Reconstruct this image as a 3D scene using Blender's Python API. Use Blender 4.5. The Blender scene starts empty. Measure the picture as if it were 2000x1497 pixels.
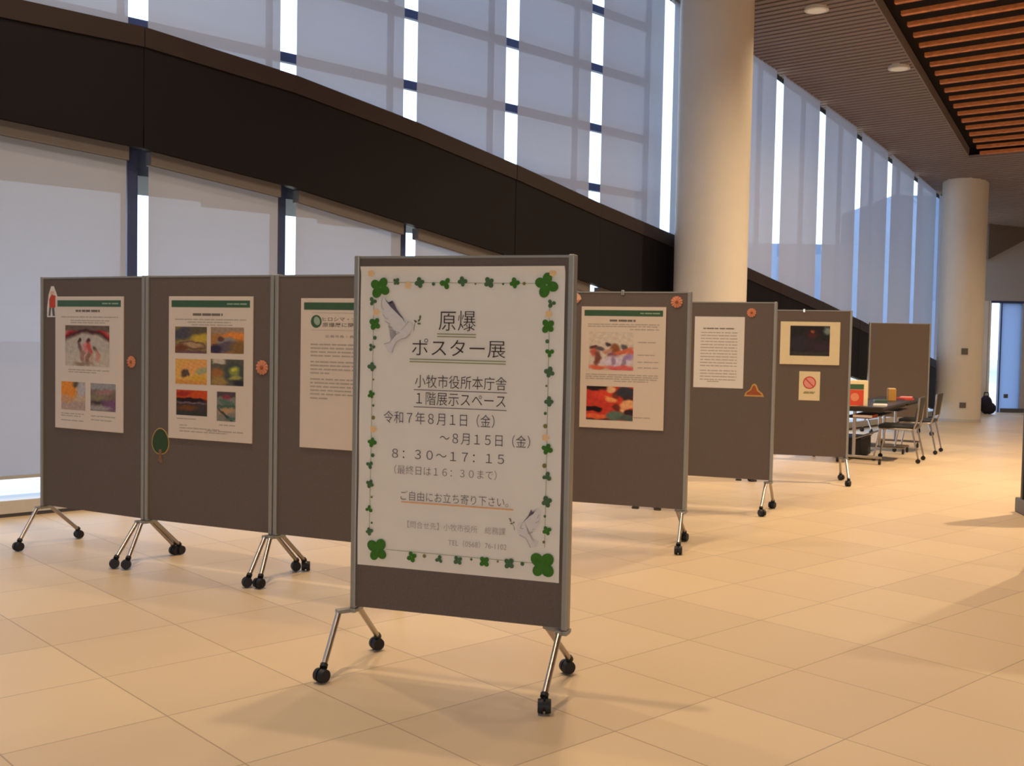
import bpy, bmesh, math, random
from mathutils import Vector, Matrix
random.seed(7)
C = bpy.context.scene.collection
S = bpy.context.scene

def lin(c):
    return tuple(((v/255)/12.92 if v/255 <= .04045 else ((v/255+.055)/1.055)**2.4) for v in c)

# ------------------------------------------------------------------ camera
EYE, PITCH, ROLL, FPX = 1.466, 0.0429, 0.0191, 2126.7
cam_d = bpy.data.cameras.new('camera'); cam = bpy.data.objects.new('camera', cam_d); C.objects.link(cam)
cam_d.sensor_width = 36; cam_d.lens = 36*FPX/2000; cam_d.clip_end = 300
cp, sp, cr, sr = math.cos(PITCH), math.sin(PITCH), math.cos(ROLL), math.sin(ROLL)
F_ = Vector((0, cp, -sp)); U0 = Vector((0, sp, cp)); R0 = Vector((1, 0, 0))
R_ = cr*R0 + sr*U0; U_ = -sr*R0 + cr*U0
m = Matrix((R_, U_, -F_)).transposed().to_4x4(); m.translation = (0, 0, EYE)
cam.matrix_world = m
S.camera = cam

# ------------------------------------------------------------------ world, exposure
w = bpy.data.worlds.new('sky'); S.world = w; w.use_nodes = True
w.node_tree.nodes['Background'].inputs[0].default_value = (.62, .78, 1.0, 1)
w.node_tree.nodes['Background'].inputs[1].default_value = 4.0
S.view_settings.view_transform = 'Standard'; S.view_settings.look = 'None'
S.view_settings.exposure = 0.0; S.view_settings.gamma = 1.0; S.view_settings.use_curve_mapping = False
S.cycles.use_denoising = True; S.cycles.pixel_filter_type = 'GAUSSIAN'; S.cycles.filter_width = 2.4; S.cycles.max_bounces = 6; S.cycles.diffuse_bounces = 3
S.cycles.glossy_bounces = 3; S.cycles.transparent_max_bounces = 12; S.cycles.caustics_reflective = False; S.cycles.caustics_refractive = False

# ------------------------------------------------------------------ room axes
CA = Vector((3.29, 15.59, 5.53)); CU = Vector((5.05, 6.12, 0)); CU.normalize(); CC = Vector((CU.y, -CU.x, 0)); CSL = -.13233
def cpt(a, c, dz=0):                                   # a point of the sloping ceiling: along the window wall, across the room
    p = CA + CU*a + CC*c; return Vector((p.x, p.y, CA.z + CSL*a + dz))
def ceil_z(x, y): return (7.3344 - .0835*x - .1012*y)/.99136

# lamps: recessed ceiling downlights, warm; plan position, power, shown
def ac(x, y): d = Vector((x, y, 0))-Vector((CA.x, CA.y, 0)); return d.dot(CU), d.dot(CC)
LAMPS = [(-1.0, 1.42, 150, True), (1.29, 1.64, 150, True)]
LAMPS += [(*ac(x, y), p, False) for x, y, p in [
    (-1.33, 4.93, 540), (.45, 6.6, 420), (.3, 7.9, 240), (-2.5, 7.0, 350), (4.6, 6.8, 150), (3.0, 9.9, 480), (7.4, 11.4, 2100), (3.9, 11.4, 260),
    (-.1, 2.9, 150), (-4.4, 3.0, 40), (9.6, 15.0, 130), (8.8, 17.8, 190), (11.5, 20.5, 200), (2.4, -2.8, 120), (8.5, 5.0, 60)]]
WARM = (1.0, .75, .48)

# neutral fill light added behind the camera; no glazing stands there
al = bpy.data.lights.new('camera_side_fill', 'AREA'); al.energy = 780; al.color = (.93, .97, 1.0); al.shape = 'RECTANGLE'; al.size = 9; al.size_y = 3.2
ao = bpy.data.objects.new('camera_side_fill', al); C.objects.link(ao); ao.location = (1.0, -6.2, 2.3)
ao.rotation_euler = (math.radians(90), 0, math.radians(0))

# ------------------------------------------------------------------ materials
def nodes(name):
    mt = bpy.data.materials.new(name); mt.use_nodes = True
    nt = mt.node_tree; return mt, nt, nt.nodes, nt.links, nt.nodes['Principled BSDF']
def mat(name, c, rough=.6, metal=0, spec=.3, var=.08, scale=40, bump=0, bscale=200, coat=0, emit=None):
    mt, nt, N, L, B = nodes(name)
    col = lin(c)
    B.inputs['Roughness'].default_value = rough; B.inputs['Metallic'].default_value = metal
    B.inputs['Specular IOR Level'].default_value = spec
    if coat: B.inputs['Coat Weight'].default_value = coat; B.inputs['Coat Roughness'].default_value = .12
    tc = N.new('ShaderNodeTexCoord'); nz = N.new('ShaderNodeTexNoise'); nz.inputs['Scale'].default_value = scale
    L.new(tc.outputs['Object'], nz.inputs['Vector'])
    mx = N.new('ShaderNodeMix'); mx.data_type = 'RGBA'
    mx.inputs['A'].default_value = (*[v*(1-var) for v in col], 1); mx.inputs['B'].default_value = (*[min(1, v*(1+var)) for v in col], 1)
    L.new(nz.outputs['Fac'], mx.inputs['Factor']); L.new(mx.outputs['Result'], B.inputs['Base Color'])
    if bump:
        n2 = N.new('ShaderNodeTexNoise'); n2.inputs['Scale'].default_value = bscale; L.new(tc.outputs['Object'], n2.inputs['Vector'])
        bp = N.new('ShaderNodeBump'); bp.inputs['Strength'].default_value = bump; bp.inputs['Distance'].default_value = .002
        L.new(n2.outputs['Fac'], bp.inputs['Height']); L.new(bp.outputs['Normal'], B.inputs['Normal'])
    if emit: B.inputs['Emission Color'].default_value = (*lin(emit[0]), 1); B.inputs['Emission Strength'].default_value = emit[1]
    return mt
M = {}
M['felt'] = mat('felt', (106, 94, 88), .95, spec=.1, var=.22, scale=260, bump=.6, bscale=500)
M['silver'] = mat('anodised_aluminium', (150, 148, 142), .45, .35, .4, .04, 30)
M['chrome'] = mat('brushed_chrome', (168, 160, 154), .3, 1, .5, .04, 60)
M['darkmetal'] = mat('dark_grey_metal', (70, 66, 62), .5, .5, .4, .06, 50)
M['rubber'] = mat('black_rubber', (26, 25, 30), .55, 0, .4, .1, 80)
M['paper'] = mat('poster_paper', (226, 218, 208), .7, 0, .2, .04, 9, .25, 14)
M['board'] = mat('laminated_paper', (216, 198, 180), .3, 0, .4, .03, 12, .12, 9)
M['boardedge'] = mat('foam_board_edge', (205, 205, 200), .6, 0, .3, .03, 30)
M['cream'] = mat('cream_mount_card', (226, 208, 168), .5, 0, .3, .04, 20)
M['ink'] = mat('brown_black_ink', (62, 50, 46), .8, 0, .1, .1, 60)
M['ink2'] = mat('purple_grey_ink', (84, 72, 84), .8, 0, .1, .1, 60)
M['ink3'] = mat('faded_grey_ink', (168, 154, 150), .8, 0, .1, .1, 60)
M['inkline'] = mat('grey_print', (172, 160, 146), .8, 0, .1, .12, 60)
M['inkdark'] = mat('dark_print', (116, 108, 100), .8, 0, .1, .12, 60)
M['olive'] = mat('olive_underline', (138, 142, 92), .8, 0, .1, .1, 60)
M['orangeline'] = mat('orange_underline', (226, 170, 120), .8, 0, .1, .1, 60)
M['green'] = mat('clover_green', (66, 112, 44), .8, 0, .1, .28, 60)
M['green2'] = mat('clover_grey_green', (78, 104, 74), .8, 0, .1, .28, 60)
M['moss'] = mat('moss_dot', (124, 120, 70), .8, 0, .1, .2, 60)
M['blossom'] = mat('pale_orange_blossom', (234, 192, 140), .8, 0, .1, .1, 60)
M['dovestripe'] = mat('dove_feather_dark', (98, 90, 104), .8, 0, .1, .12, 60)
M['dovebody'] = mat('dove_pale_grey', (214, 207, 206), .8, 0, .1, .06, 60)
M['doveline'] = mat('dove_line_grey', (168, 160, 164), .8, 0, .1, .1, 60)
M['sprig'] = mat('olive_sprig', (96, 100, 64), .8, 0, .1, .15, 60)
M['header'] = mat('header_green', (62, 92, 66), .4, 0, .3, .14, 14)
M['headerlt'] = mat('header_pale_print', (150, 170, 146), .4, 0, .3, .1, 30)
M['rosette'] = mat('orange_rosette_paper', (206, 132, 98), .7, 0, .2, .14, 60)
M['peach'] = mat('peach_paper', (224, 176, 146), .7, 0, .2, .1, 60)
M['redpaper'] = mat('red_paper', (196, 74, 56), .7, 0, .2, .12, 60)
M['whitepaper'] = mat('white_paper', (222, 214, 204), .7, 0, .2, .05, 60)
M['greypaper'] = mat('grey_paper', (96, 96, 96), .7, 0, .2, .1, 60)
M['treegreen'] = mat('dark_green_paper', (54, 76, 52), .7, 0, .2, .18, 50)
M['trunk'] = mat('brown_paper', (128, 96, 74), .7, 0, .2, .12, 50)
M['gold'] = mat('gold_edge_paper', (196, 150, 84), .6, 0, .3, .12, 50)
M['rust'] = mat('rust_paper', (156, 84, 52), .7, 0, .2, .16, 50)
M['pink'] = mat('pink_print', (226, 150, 142), .6, 0, .2, .08, 50)
M['clip'] = mat('steel_clip', (190, 190, 184), .3, .8, .5, .05, 50)
M['beam'] = mat('dark_brown_fascia', (18, 15, 20), .5, 0, .2, .12, 3)
M['beamcap'] = mat('brown_cap_rail', (48, 38, 38), .45, 0, .3, .12, 4)
M['column'] = mat('off_white_plaster', (214, 206, 194), .55, 0, .3, .03, 6, .15, 60)
M['louvre'] = mat('grey_louvre', (132, 118, 114), .6, 0, .3, .06, 30)
M['louvreback'] = mat('dark_void', (40, 34, 34), .9, 0, .1, .1, 10)
M['post'] = mat('blue_grey_window_post', (66, 76, 112), .4, .2, .4, .05, 20)
M['headbox'] = mat('grey_blind_cassette', (108, 102, 100), .5, .1, .3, .04, 30)
M['bar'] = mat('blind_bottom_bar', (170, 168, 166), .5, .1, .3, .04, 30)
M['sill'] = mat('stone_sill', (196, 190, 182), .5, 0, .3, .05, 20)
M['plinth'] = mat('dark_grille', (92, 92, 94), .6, 0, .3, .08, 40)
M['wall'] = mat('painted_wall', (178, 172, 164), .8, 0, .2, .03, 5)
M['endwall'] = mat('end_wall_paint', (170, 166, 166), .7, 0, .2, .03, 5)
M['soffit'] = mat('brown_soffit', (104, 88, 76), .7, 0, .2, .06, 8)
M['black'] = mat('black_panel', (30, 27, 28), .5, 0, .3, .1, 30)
M['tabletop'] = mat('dark_tabletop', (52, 46, 46), .35, 0, .4, .1, 30)
M['seat'] = mat('black_seat', (44, 46, 48), .45, 0, .4, .12, 60)
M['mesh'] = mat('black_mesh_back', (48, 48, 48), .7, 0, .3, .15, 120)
M['tan'] = mat('tan_card', (176, 130, 66), .7, 0, .2, .12, 60)
M['plate'] = mat('grey_wall_plate', (96, 92, 90), .5, 0, .3, .05, 60)
M['lens'] = mat('frosted_lamp_lens', (220, 214, 200), .4, 0, .3, .03, 30, emit=((255, 236, 205), .10))
M['ring'] = mat('white_lamp_ring', (206, 200, 190), .4, 0, .3, .03, 30)
M['ground'] = mat('pale_paving', (170, 172, 176), .8, 0, .2, .06, 2)
M['bldg'] = mat('blue_grey_facade', (116, 128, 150), .7, 0, .2, .05, .5)
M['canopy'] = mat('grey_canopy', (100, 106, 116), .7, 0, .2, .05, 2)
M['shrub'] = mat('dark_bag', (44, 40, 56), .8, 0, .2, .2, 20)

def mat_wood():
    mt, nt, N, L, B = nodes('orange_wood_slat'); B.inputs['Roughness'].default_value = .5
    tc = N.new('ShaderNodeTexCoord'); mp = N.new('ShaderNodeMapping'); mp.inputs['Scale'].default_value = (3, 3, 40)
    nz = N.new('ShaderNodeTexNoise'); nz.inputs['Scale'].default_value = 4; nz.inputs['Detail'].default_value = 6
    rp = N.new('ShaderNodeValToRGB'); rp.color_ramp.elements[0].color = (*lin((176, 100, 52)), 1); rp.color_ramp.elements[1].color = (*lin((238, 152, 84)), 1)
    rp.color_ramp.elements[0].position = .3; rp.color_ramp.elements[1].position = .7
    L.new(tc.outputs['Object'], mp.inputs['Vector']); L.new(mp.outputs['Vector'], nz.inputs['Vector']); L.new(nz.outputs['Fac'], rp.inputs['Fac']); L.new(rp.outputs['Color'], B.inputs['Base Color'])
    return mt
M['wood'] = mat_wood()

def mat_floor():
    mt, nt, N, L, B = nodes('beige_floor_tile'); B.inputs['Roughness'].default_value = .42; B.inputs['Specular IOR Level'].default_value = .3
    tc = N.new('ShaderNodeTexCoord'); sx = N.new('ShaderNodeSeparateXYZ'); L.new(tc.outputs['Object'], sx.inputs[0])
    def math_(op, a, b=None):
        n = N.new('ShaderNodeMath'); n.operation = op
        for i, v in enumerate((a, b)):
            if v is None: continue
            if isinstance(v, (int, float)): n.inputs[i].default_value = v
            else: L.new(v, n.inputs[i])
        return n.outputs[0]
    tx, ty = math_('DIVIDE', sx.outputs['X'], .6), math_('DIVIDE', sx.outputs['Y'], .6)
    ix, iy = math_('FLOOR', tx), math_('FLOOR', ty)
    fx, fy = math_('FRACT', tx), math_('FRACT', ty)
    ex = math_('MINIMUM', fx, math_('SUBTRACT', 1, fx)); ey = math_('MINIMUM', fy, math_('SUBTRACT', 1, fy))
    gx, gy = math_('LESS_THAN', ex, .005), math_('LESS_THAN', ey, .005)
    g = math_('MAXIMUM', gx, gy)
    cv = N.new('ShaderNodeCombineXYZ'); L.new(ix, cv.inputs[0]); L.new(iy, cv.inputs[1])
    wn = N.new('ShaderNodeTexWhiteNoise'); wn.noise_dimensions = '3D'; L.new(cv.outputs[0], wn.inputs['Vector'])
    r1 = N.new('ShaderNodeValToRGB'); r1.color_ramp.elements[0].color = (*lin((204, 180, 148)), 1); r1.color_ramp.elements[1].color = (*lin((216, 192, 156)), 1)
    L.new(wn.outputs['Value'], r1.inputs['Fac'])
    nz = N.new('ShaderNodeTexNoise'); nz.inputs['Scale'].default_value = 1.3; nz.inputs['Detail'].default_value = 4; L.new(tc.outputs['Object'], nz.inputs['Vector'])
    r2 = N.new('ShaderNodeValToRGB'); r2.color_ramp.elements[0].color = (.93, .92, .92, 1); r2.color_ramp.elements[1].color = (1, 1, 1, 1)
    L.new(nz.outputs['Fac'], r2.inputs['Fac'])
    mm = N.new('ShaderNodeMix'); mm.data_type = 'RGBA'; mm.blend_type = 'MULTIPLY'; mm.inputs['Factor'].default_value = 1
    L.new(r1.outputs['Color'], mm.inputs['A']); L.new(r2.outputs['Color'], mm.inputs['B'])
    gm = N.new('ShaderNodeMix'); gm.data_type = 'RGBA'; L.new(math_('MULTIPLY', g, .55), gm.inputs['Factor']); L.new(mm.outputs['Result'], gm.inputs['A'])
    gm.inputs['B'].default_value = (*lin((112, 90, 74)), 1)
    L.new(gm.outputs['Result'], B.inputs['Base Color'])
    return mt
M['floor'] = mat_floor()

def mat_blind(name, refl, trans, openness):
    mt, nt, N, L, B = nodes(name)
    out = N['Material Output']; N.remove(B)
    tc = N.new('ShaderNodeTexCoord'); wv = N.new('ShaderNodeTexNoise'); wv.inputs['Scale'].default_value = 2.2
    mp = N.new('ShaderNodeMapping'); mp.inputs['Scale'].default_value = (.6, .6, 6); L.new(tc.outputs['Object'], mp.inputs['Vector']); L.new(mp.outputs['Vector'], wv.inputs['Vector'])
    r = N.new('ShaderNodeMix'); r.data_type = 'RGBA'; r.inputs['A'].default_value = (*[v*.94 for v in lin(refl)], 1); r.inputs['B'].default_value = (*lin(refl), 1)
    L.new(wv.outputs['Fac'], r.inputs['Factor'])
    d = N.new('ShaderNodeBsdfDiffuse'); L.new(r.outputs['Result'], d.inputs['Color'])
    t = N.new('ShaderNodeBsdfTranslucent'); t.inputs['Color'].default_value = (*trans, 1)
    ad = N.new('ShaderNodeAddShader'); L.new(d.outputs[0], ad.inputs[0]); L.new(t.outputs[0], ad.inputs[1])
    tr = N.new('ShaderNodeBsdfTransparent'); mx = N.new('ShaderNodeMixShader'); mx.inputs[0].default_value = openness
    L.new(ad.outputs[0], mx.inputs[1]); L.new(tr.outputs[0], mx.inputs[2]); L.new(mx.outputs[0], out.inputs[0])
    return mt
M['blind'] = mat_blind('pale_grey_blind_fabric', (146, 146, 150), (.10, .104, .124), .03)
def mat_glass(name, tint, blue_glow=0):
    mt, nt, N, L, B = nodes(name); out = N['Material Output']; N.remove(B)
    tr = N.new('ShaderNodeBsdfTransparent'); tr.inputs[0].default_value = (*tint, 1)
    gl = N.new('ShaderNodeBsdfGlossy'); gl.inputs['Roughness'].default_value = .02; gl.inputs[0].default_value = (1, 1, 1, 1)
    fr = N.new('ShaderNodeFresnel'); fr.inputs[0].default_value = 1.3
    sc = N.new('ShaderNodeMath'); sc.operation = 'MULTIPLY'; sc.inputs[1].default_value = .4; L.new(fr.outputs[0], sc.inputs[0])
    mx = N.new('ShaderNodeMixShader'); L.new(sc.outputs[0], mx.inputs[0]); L.new(tr.outputs[0], mx.inputs[1]); L.new(gl.outputs[0], mx.inputs[2])
    if blue_glow:
        tl = N.new('ShaderNodeBsdfTranslucent'); tl.inputs[0].default_value = (.36, .42, .54, 1)
        m2 = N.new('ShaderNodeMixShader'); m2.inputs[0].default_value = blue_glow; L.new(mx.outputs[0], m2.inputs[1]); L.new(tl.outputs[0], m2.inputs[2]); mx = m2
    L.new(mx.outputs[0], out.inputs[0]); return mt
M['glass'] = mat_glass('window_glass', (.94, .97, 1))
M['blue_glow'] = mat_glass('blue_wall_light', (.9, .95, 1), 1.0)  # bluish translucency stands in for blue light on the end wall
def mat_paint():
    mt, nt, N, L, B = nodes('printed_picture'); B.inputs['Roughness'].default_value = .55; B.inputs['Specular IOR Level'].default_value = .15
    a = N.new('ShaderNodeVertexColor'); a.layer_name = 'Col'; L.new(a.outputs['Color'], B.inputs['Base Color']); return mt
M['picture'] = mat_paint()

# ------------------------------------------------------------------ mesh helpers
class MB:
    def __init__(s): s.bm = bmesh.new()
    def box(s, c, d, rot=None, bev=0):
        r = bmesh.ops.create_cube(s.bm, size=1); vs = r['verts']
        bmesh.ops.scale(s.bm, vec=d, verts=vs)
        if bev:
            es = list({e for v in vs for e in v.link_edges})
            rb = bmesh.ops.bevel(s.bm, geom=es, offset=bev, segments=2, affect='EDGES', profile=.5)
            vs = list({v for f in rb['faces'] for v in f.verts} | {v for v in vs if v.is_valid})
        if rot is not None: bmesh.ops.transform(s.bm, matrix=rot.to_4x4(), verts=vs)
        bmesh.ops.translate(s.bm, vec=c, verts=vs); return s
    def tube(s, a, b, r, r2=None, seg=16, cap=True):
        a, b = Vector(a), Vector(b); d = b-a
        q = bmesh.ops.create_cone(s.bm, cap_ends=cap, segments=seg, radius1=r, radius2=r if r2 is None else r2, depth=d.length)
        mt = Matrix.Translation((a+b)/2) @ d.to_track_quat('Z', 'Y').to_matrix().to_4x4()
        bmesh.ops.transform(s.bm, matrix=mt, verts=q['verts']); return s
    def path(s, pts, r, seg=10):
        for a, b in zip(pts[:-1], pts[1:]): s.tube(a, b, r, seg=seg)
        for p in pts[1:-1]: s.ball(p, (r, r, r), 8, 6)
        return s
    def ball(s, c, rad, u=16, v=10):
        q = bmesh.ops.create_uvsphere(s.bm, u_segments=u, v_segments=v, radius=1)
        bmesh.ops.scale(s.bm, vec=rad, verts=q['verts']); bmesh.ops.translate(s.bm, vec=c, verts=q['verts']); return s
    def poly(s, pts, flip=False):
        vs = [s.bm.verts.new(p) for p in pts]
        if flip: vs.reverse()
        s.bm.faces.new(vs); return s
    def prism(s, pts, d):                                   # polygon extruded along vector d
        d = Vector(d); a = [s.bm.verts.new(p) for p in pts]; b = [s.bm.verts.new(Vector(p)+d) for p in pts]
        n = len(pts); s.bm.faces.new(a); s.bm.faces.new(b[::-1])
        for i in range(n): s.bm.faces.new((a[i], b[i], b[(i+1) % n], a[(i+1) % n]))
        return s
    def build(s, name, material, parent=None, smooth=False, loc=None):
        bmesh.ops.recalc_face_normals(s.bm, faces=s.bm.faces)
        me = bpy.data.meshes.new(name); s.bm.to_mesh(me); s.bm.free()
        me.materials.append(M[material] if isinstance(material, str) else material)
        if smooth:
            for p in me.polygons: p.use_smooth = True
            me.set_sharp_from_angle(angle=math.radians(40))
        o = bpy.data.objects.new(name, me); C.objects.link(o)
        if parent: o.parent = parent
        if loc: o.location = loc
        return o
def tag(o, label=None, cat=None, group=None, kind=None):
    if label: o['label'] = label
    if cat: o['category'] = cat
    if group: o['group'] = group
    if kind: o['kind'] = kind
    return o
def empty(name, loc=(0, 0, 0), rz=0, parent=None):
    o = bpy.data.objects.new(name, None); C.objects.link(o); o.location = loc; o.rotation_euler = (0, 0, rz); o.empty_display_size = .1
    if parent: o.parent = parent
    return o

# ------------------------------------------------------------------ the setting
# window wall in plan: bay lines n = -13 .. 6
WP = {-7: (-3.13, 9.07), -6: (-2.1, 10.07), -5: (-1.08, 11.07), -4: (-.07, 12.07), -3: (.94, 13.09), -2: (1.93, 14.12), -1: (2.9, 15.17), 0: (3.87, 16.22),
      1: (4.81, 17.3), 2: (5.74, 18.39), 3: (6.64, 19.49), 4: (7.52, 20.62), 5: (8.38, 21.76), 6: (9.24, 22.9), 7: (9.95, 23.85)}
for n in range(-8, -15, -1): WP[n] = (WP[n+1][0]-1.03, WP[n+1][1]-.992)
WP = {n: Vector((*p, 0)) for n, p in WP.items()}
def wdir(n): d = WP[n+1]-WP[n]; d.normalize(); return d
def wp(n, t, off=0, z=0):                                  # t metres from bay line n along the bay, off metres into the room
    d = wdir(n); i = Vector((d.y, -d.x, 0)); p = WP[n] + d*t + i*off; return Vector((p.x, p.y, z))
def blen(n): return (WP[n+1]-WP[n]).length
BT = {-8: 3.93, -7: 3.93, -6: 3.80, -5: 3.59, -4: 3.34, -3: 3.06, -2: 2.82, -1: 2.58, 0: 2.33, 1: 2.10, 2: 1.85, 3: 1.60, 4: 1.36, 5: 1.13, 6: .9, 7: .7}
BB = {-8: 3.045, -7: 2.95, -6: 2.79, -5: 2.56, -4: 2.33, -3: 2.09, -2: 1.85, -1: 1.60, 0: 1.36, 1: 1.12, 2: .87, 3: .63, 4: .39, 5: .17, 6: .14, 7: .14}
for n in range(-14, -8): BT[n] = 3.93; BB[n] = 3.06

fl = MB(); fl.poly([(-40, -40, 0), (40, -40, 0), (40, 40, 0), (-40, 40, 0)])
TH = .7431
fo = fl.build('floor', 'floor'); fo.location = (-.88, 3.634, 0); fo.rotation_euler = (0, 0, TH); tag(fo, kind='structure')

# ceiling: grey louvre strip along the windows, timber slats over the hall
ce = empty('ceiling'); tag(ce, kind='structure')
def edge_c(a): return 2.0 - .133*a
b = MB()
for i in range(-140, 115):
    a = i*.115
    p0, p1, p2, p3 = cpt(a, -.02), cpt(a+.075, -.02), cpt(a+.075, edge_c(a) if a < 5.85 else 9), cpt(a, edge_c(a) if a < 5.85 else 9)
    b.prism([p0, p1, p2, p3], (0, 0, .05))
b.build('louvre_strip', 'louvre', ce)
b = MB()
b.prism([cpt(-16, edge_c(-16)), cpt(5.8, edge_c(5.8)), cpt(5.8, edge_c(5.8)+.02), cpt(-16, edge_c(-16)+.02)], (0, 0, .16)).build('louvre_edge', 'louvre', ce)
b = MB()
for i in range(-46, 17):
    a = i*.36+.02
    if a > 5.8: continue
    c0 = edge_c(a)+.20
    b.prism([cpt(a, c0, .03), cpt(a+.055, c0, .03), cpt(a+.055, 15, .03), cpt(a, 15, .03)], (0, 0, .05))
b.build('timber_slats', 'wood', ce)
b = MB(); b.prism([cpt(-24, -.4, .22), cpt(13.2, -.4, .22), cpt(13.2, 16, .22), cpt(-24, 16, .22)], (0, 0, .1)); b.build('ceiling_void', 'louvreback', ce)

def slab(name, pts, d, mt, parent=None):
    b = MB(); b.prism(pts, d); o = b.build(name, mt, parent)
    if not parent: tag(o, kind='structure')
    return o
# walls outside the picture close the hall
P0 = WP[-14]; far_r = CC*14.5
Q0 = P0 + Vector((.72, -.69, 0))*14.5
slab('wall_back', [P0, Q0, Q0+Vector((0, 0, 9)), P0+Vector((0, 0, 9))], Vector((-.69, -.72, 0))*.2, 'wall')
E1 = Vector((21.5, 24.2, 0))
slab('wall_right', [Q0, E1, E1+Vector((0, 0, 8)), Q0+Vector((0, 0, 8))], Vector((.75, -.66, 0))*.2, 'wall')
# end wall with a glazed door beside the far column
YE = 23.9
slab('wall_end', [(10.74+.42, YE, 0), (21.5, YE+.25, 0), (21.5, YE+.25, 6), (10.74+.42, YE, 6)], (0, .2, 0), 'endwall')
slab('wall_header', [(9.8, YE, 2.44), (11.16, YE, 2.44), (11.16, YE, 6), (9.8, YE, 6)], (0, .2, 0), 'endwall')
slab('trim_1', [(10.3, YE-.12, 4.6), (10.3, YE-.12, 3.33), (11.55, YE-.12, 4.02), (13.6, YE-.12, 4.05), (13.6, YE-.12, 4.6)], (0, .1, 0), 'soffit')
slab('baseboard_end', [(10.74, YE-.02, 0), (16, YE+.1, 0), (16, YE+.1, .09), (10.74, YE-.02, .09)], (0, .03, 0), 'plinth')
dr = empty('door_1', (10.42, YE, 0)); tag(dr, kind='structure')
MB().box((-.31, .05, 1.22), (.6, .1, 2.44)).box((.03, .05, 1.22), (.05, .1, 2.44)).build('door_jamb', 'column', dr)
MB().box((.16, .05, 1.2), (.21, .02, 2.4)).build('door_glass', 'glass', dr)
MB().box((.51, .05, 1.22), (.46, .03, 2.44)).build('blue_lit_wall_pane', 'blue_glow', dr)  # pane added to imitate the wall lit blue by the door glass
MB().box((.275, .05, 1.22), (.03, .09, 2.44)).box((.4, .05, 2.42), (.72, .12, .05)).build('door_frame', 'post', dr)

# sill, plinth, grille under the glazing
b = MB(); b2 = MB()
for n in range(-14, 7):
    L_ = blen(n)
    b.prism([wp(n, 0, -.25, .03), wp(n, L_, -.25, .03), wp(n, L_, .05, .03), wp(n, 0, .05, .03)], (0, 0, .10))
    b2.prism([wp(n, 0, -.25, 0), wp(n, L_, -.25, 0), wp(n, L_, .035, 0), wp(n, 0, .035, 0)], (0, 0, .03))
tag(b.build('trim_2', 'sill'), kind='structure'); tag(b2.build('baseboard_left', 'plinth'), kind='structure')

# glazing bays
for n in range(-14, 7):
    wn_ = empty('window_%d' % (n+15), WP[n]); tag(wn_, kind='structure'); L_ = blen(n); o0 = WP[n]
    top = ceil_z(WP[n].x, WP[n].y)+.15
    b = MB(); b.prism([wp(n, -.045, -.22)-o0, wp(n, .045, -.22)-o0, wp(n, .045, -.09)-o0, wp(n, -.045, -.09)-o0], (0, 0, min(BB[n]+.2, top)) )
    for v in b.bm.verts: v.co.z = max(v.co.z, .13)
    b.build('mullion', 'post', wn_)
    b = MB(); b.prism([wp(n, -.02, -.36, BB[n])-o0, wp(n, .02, -.36, BB[n])-o0, wp(n, .02, -.30, BB[n])-o0, wp(n, -.02, -.30, BB[n])-o0], (0, 0, top-BB[n]+.2)); b.build('slim_mullion', 'post', wn_)
    for z in (3.33, 4.06, 4.79, 5.5):
        if n < -2 and BT[n+1]-.1 < z < top:
            b = MB(); b.prism([wp(n, 0, -.36, z-.045)-o0, wp(n, L_, -.36, z-.045)-o0, wp(n, L_, -.30, z-.045)-o0, wp(n, 0, -.30, z-.045)-o0], (0, 0, .09)); b.build('transom', 'post', wn_)
    b = MB(); b.prism([wp(n, 0, -.33, .13)-o0, wp(n, L_, -.33, .13)-o0, wp(n, L_, -.33, top)-o0, wp(n, 0, -.33, top)-o0], -wp(n, 0, .006)+WP[n]); b.build('glass_pane', 'glass', wn_)

# long dark fascia that slopes down across the windows
fa = empty('sloping_fascia', WP[-7]); tag(fa, 'long dark brown fascia beam sloping down across the whole window wall', 'beam')
o0 = WP[-7]
segs = [(-14, -10), (-10, -7), (-7, -4), (-4, -1), (-1, 2), (2, 5), (5, 7)]
for a, e in segs:
    b = MB(); k = MB(); cap = .16
    for n in range(a, e):
        L_ = blen(n)-.0; g0 = .008 if n == a else 0
        def ring(t, nn, inset, lo, hi): return [wp(n, t, .012, lo)-o0, wp(n, t, inset, lo)-o0, wp(n, t, inset, hi)-o0, wp(n, t, .012, hi)-o0]
        for bb, inset, lo0, hi0, lo1, hi1 in ((b, .10, BB[n], BT[n]-cap, BB[n+1], BT[n+1]-cap), (k, .115, BT[n]-cap, BT[n], BT[n+1]-cap, BT[n+1])):
            r0 = [bb.bm.verts.new(p) for p in ring(g0, n, inset, lo0, hi0)]; r1 = [bb.bm.verts.new(p) for p in ring(L_, n+1, inset, lo1, hi1)]
            bb.bm.faces.new(r0); bb.bm.faces.new(r1[::-1])
            for i in range(4): bb.bm.faces.new((r0[i], r1[i], r1[(i+1) % 4], r0[(i+1) % 4]))
    b.build('fascia_panel', 'beam', fa); k.build('cap_rail', 'beamcap', fa)

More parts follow.
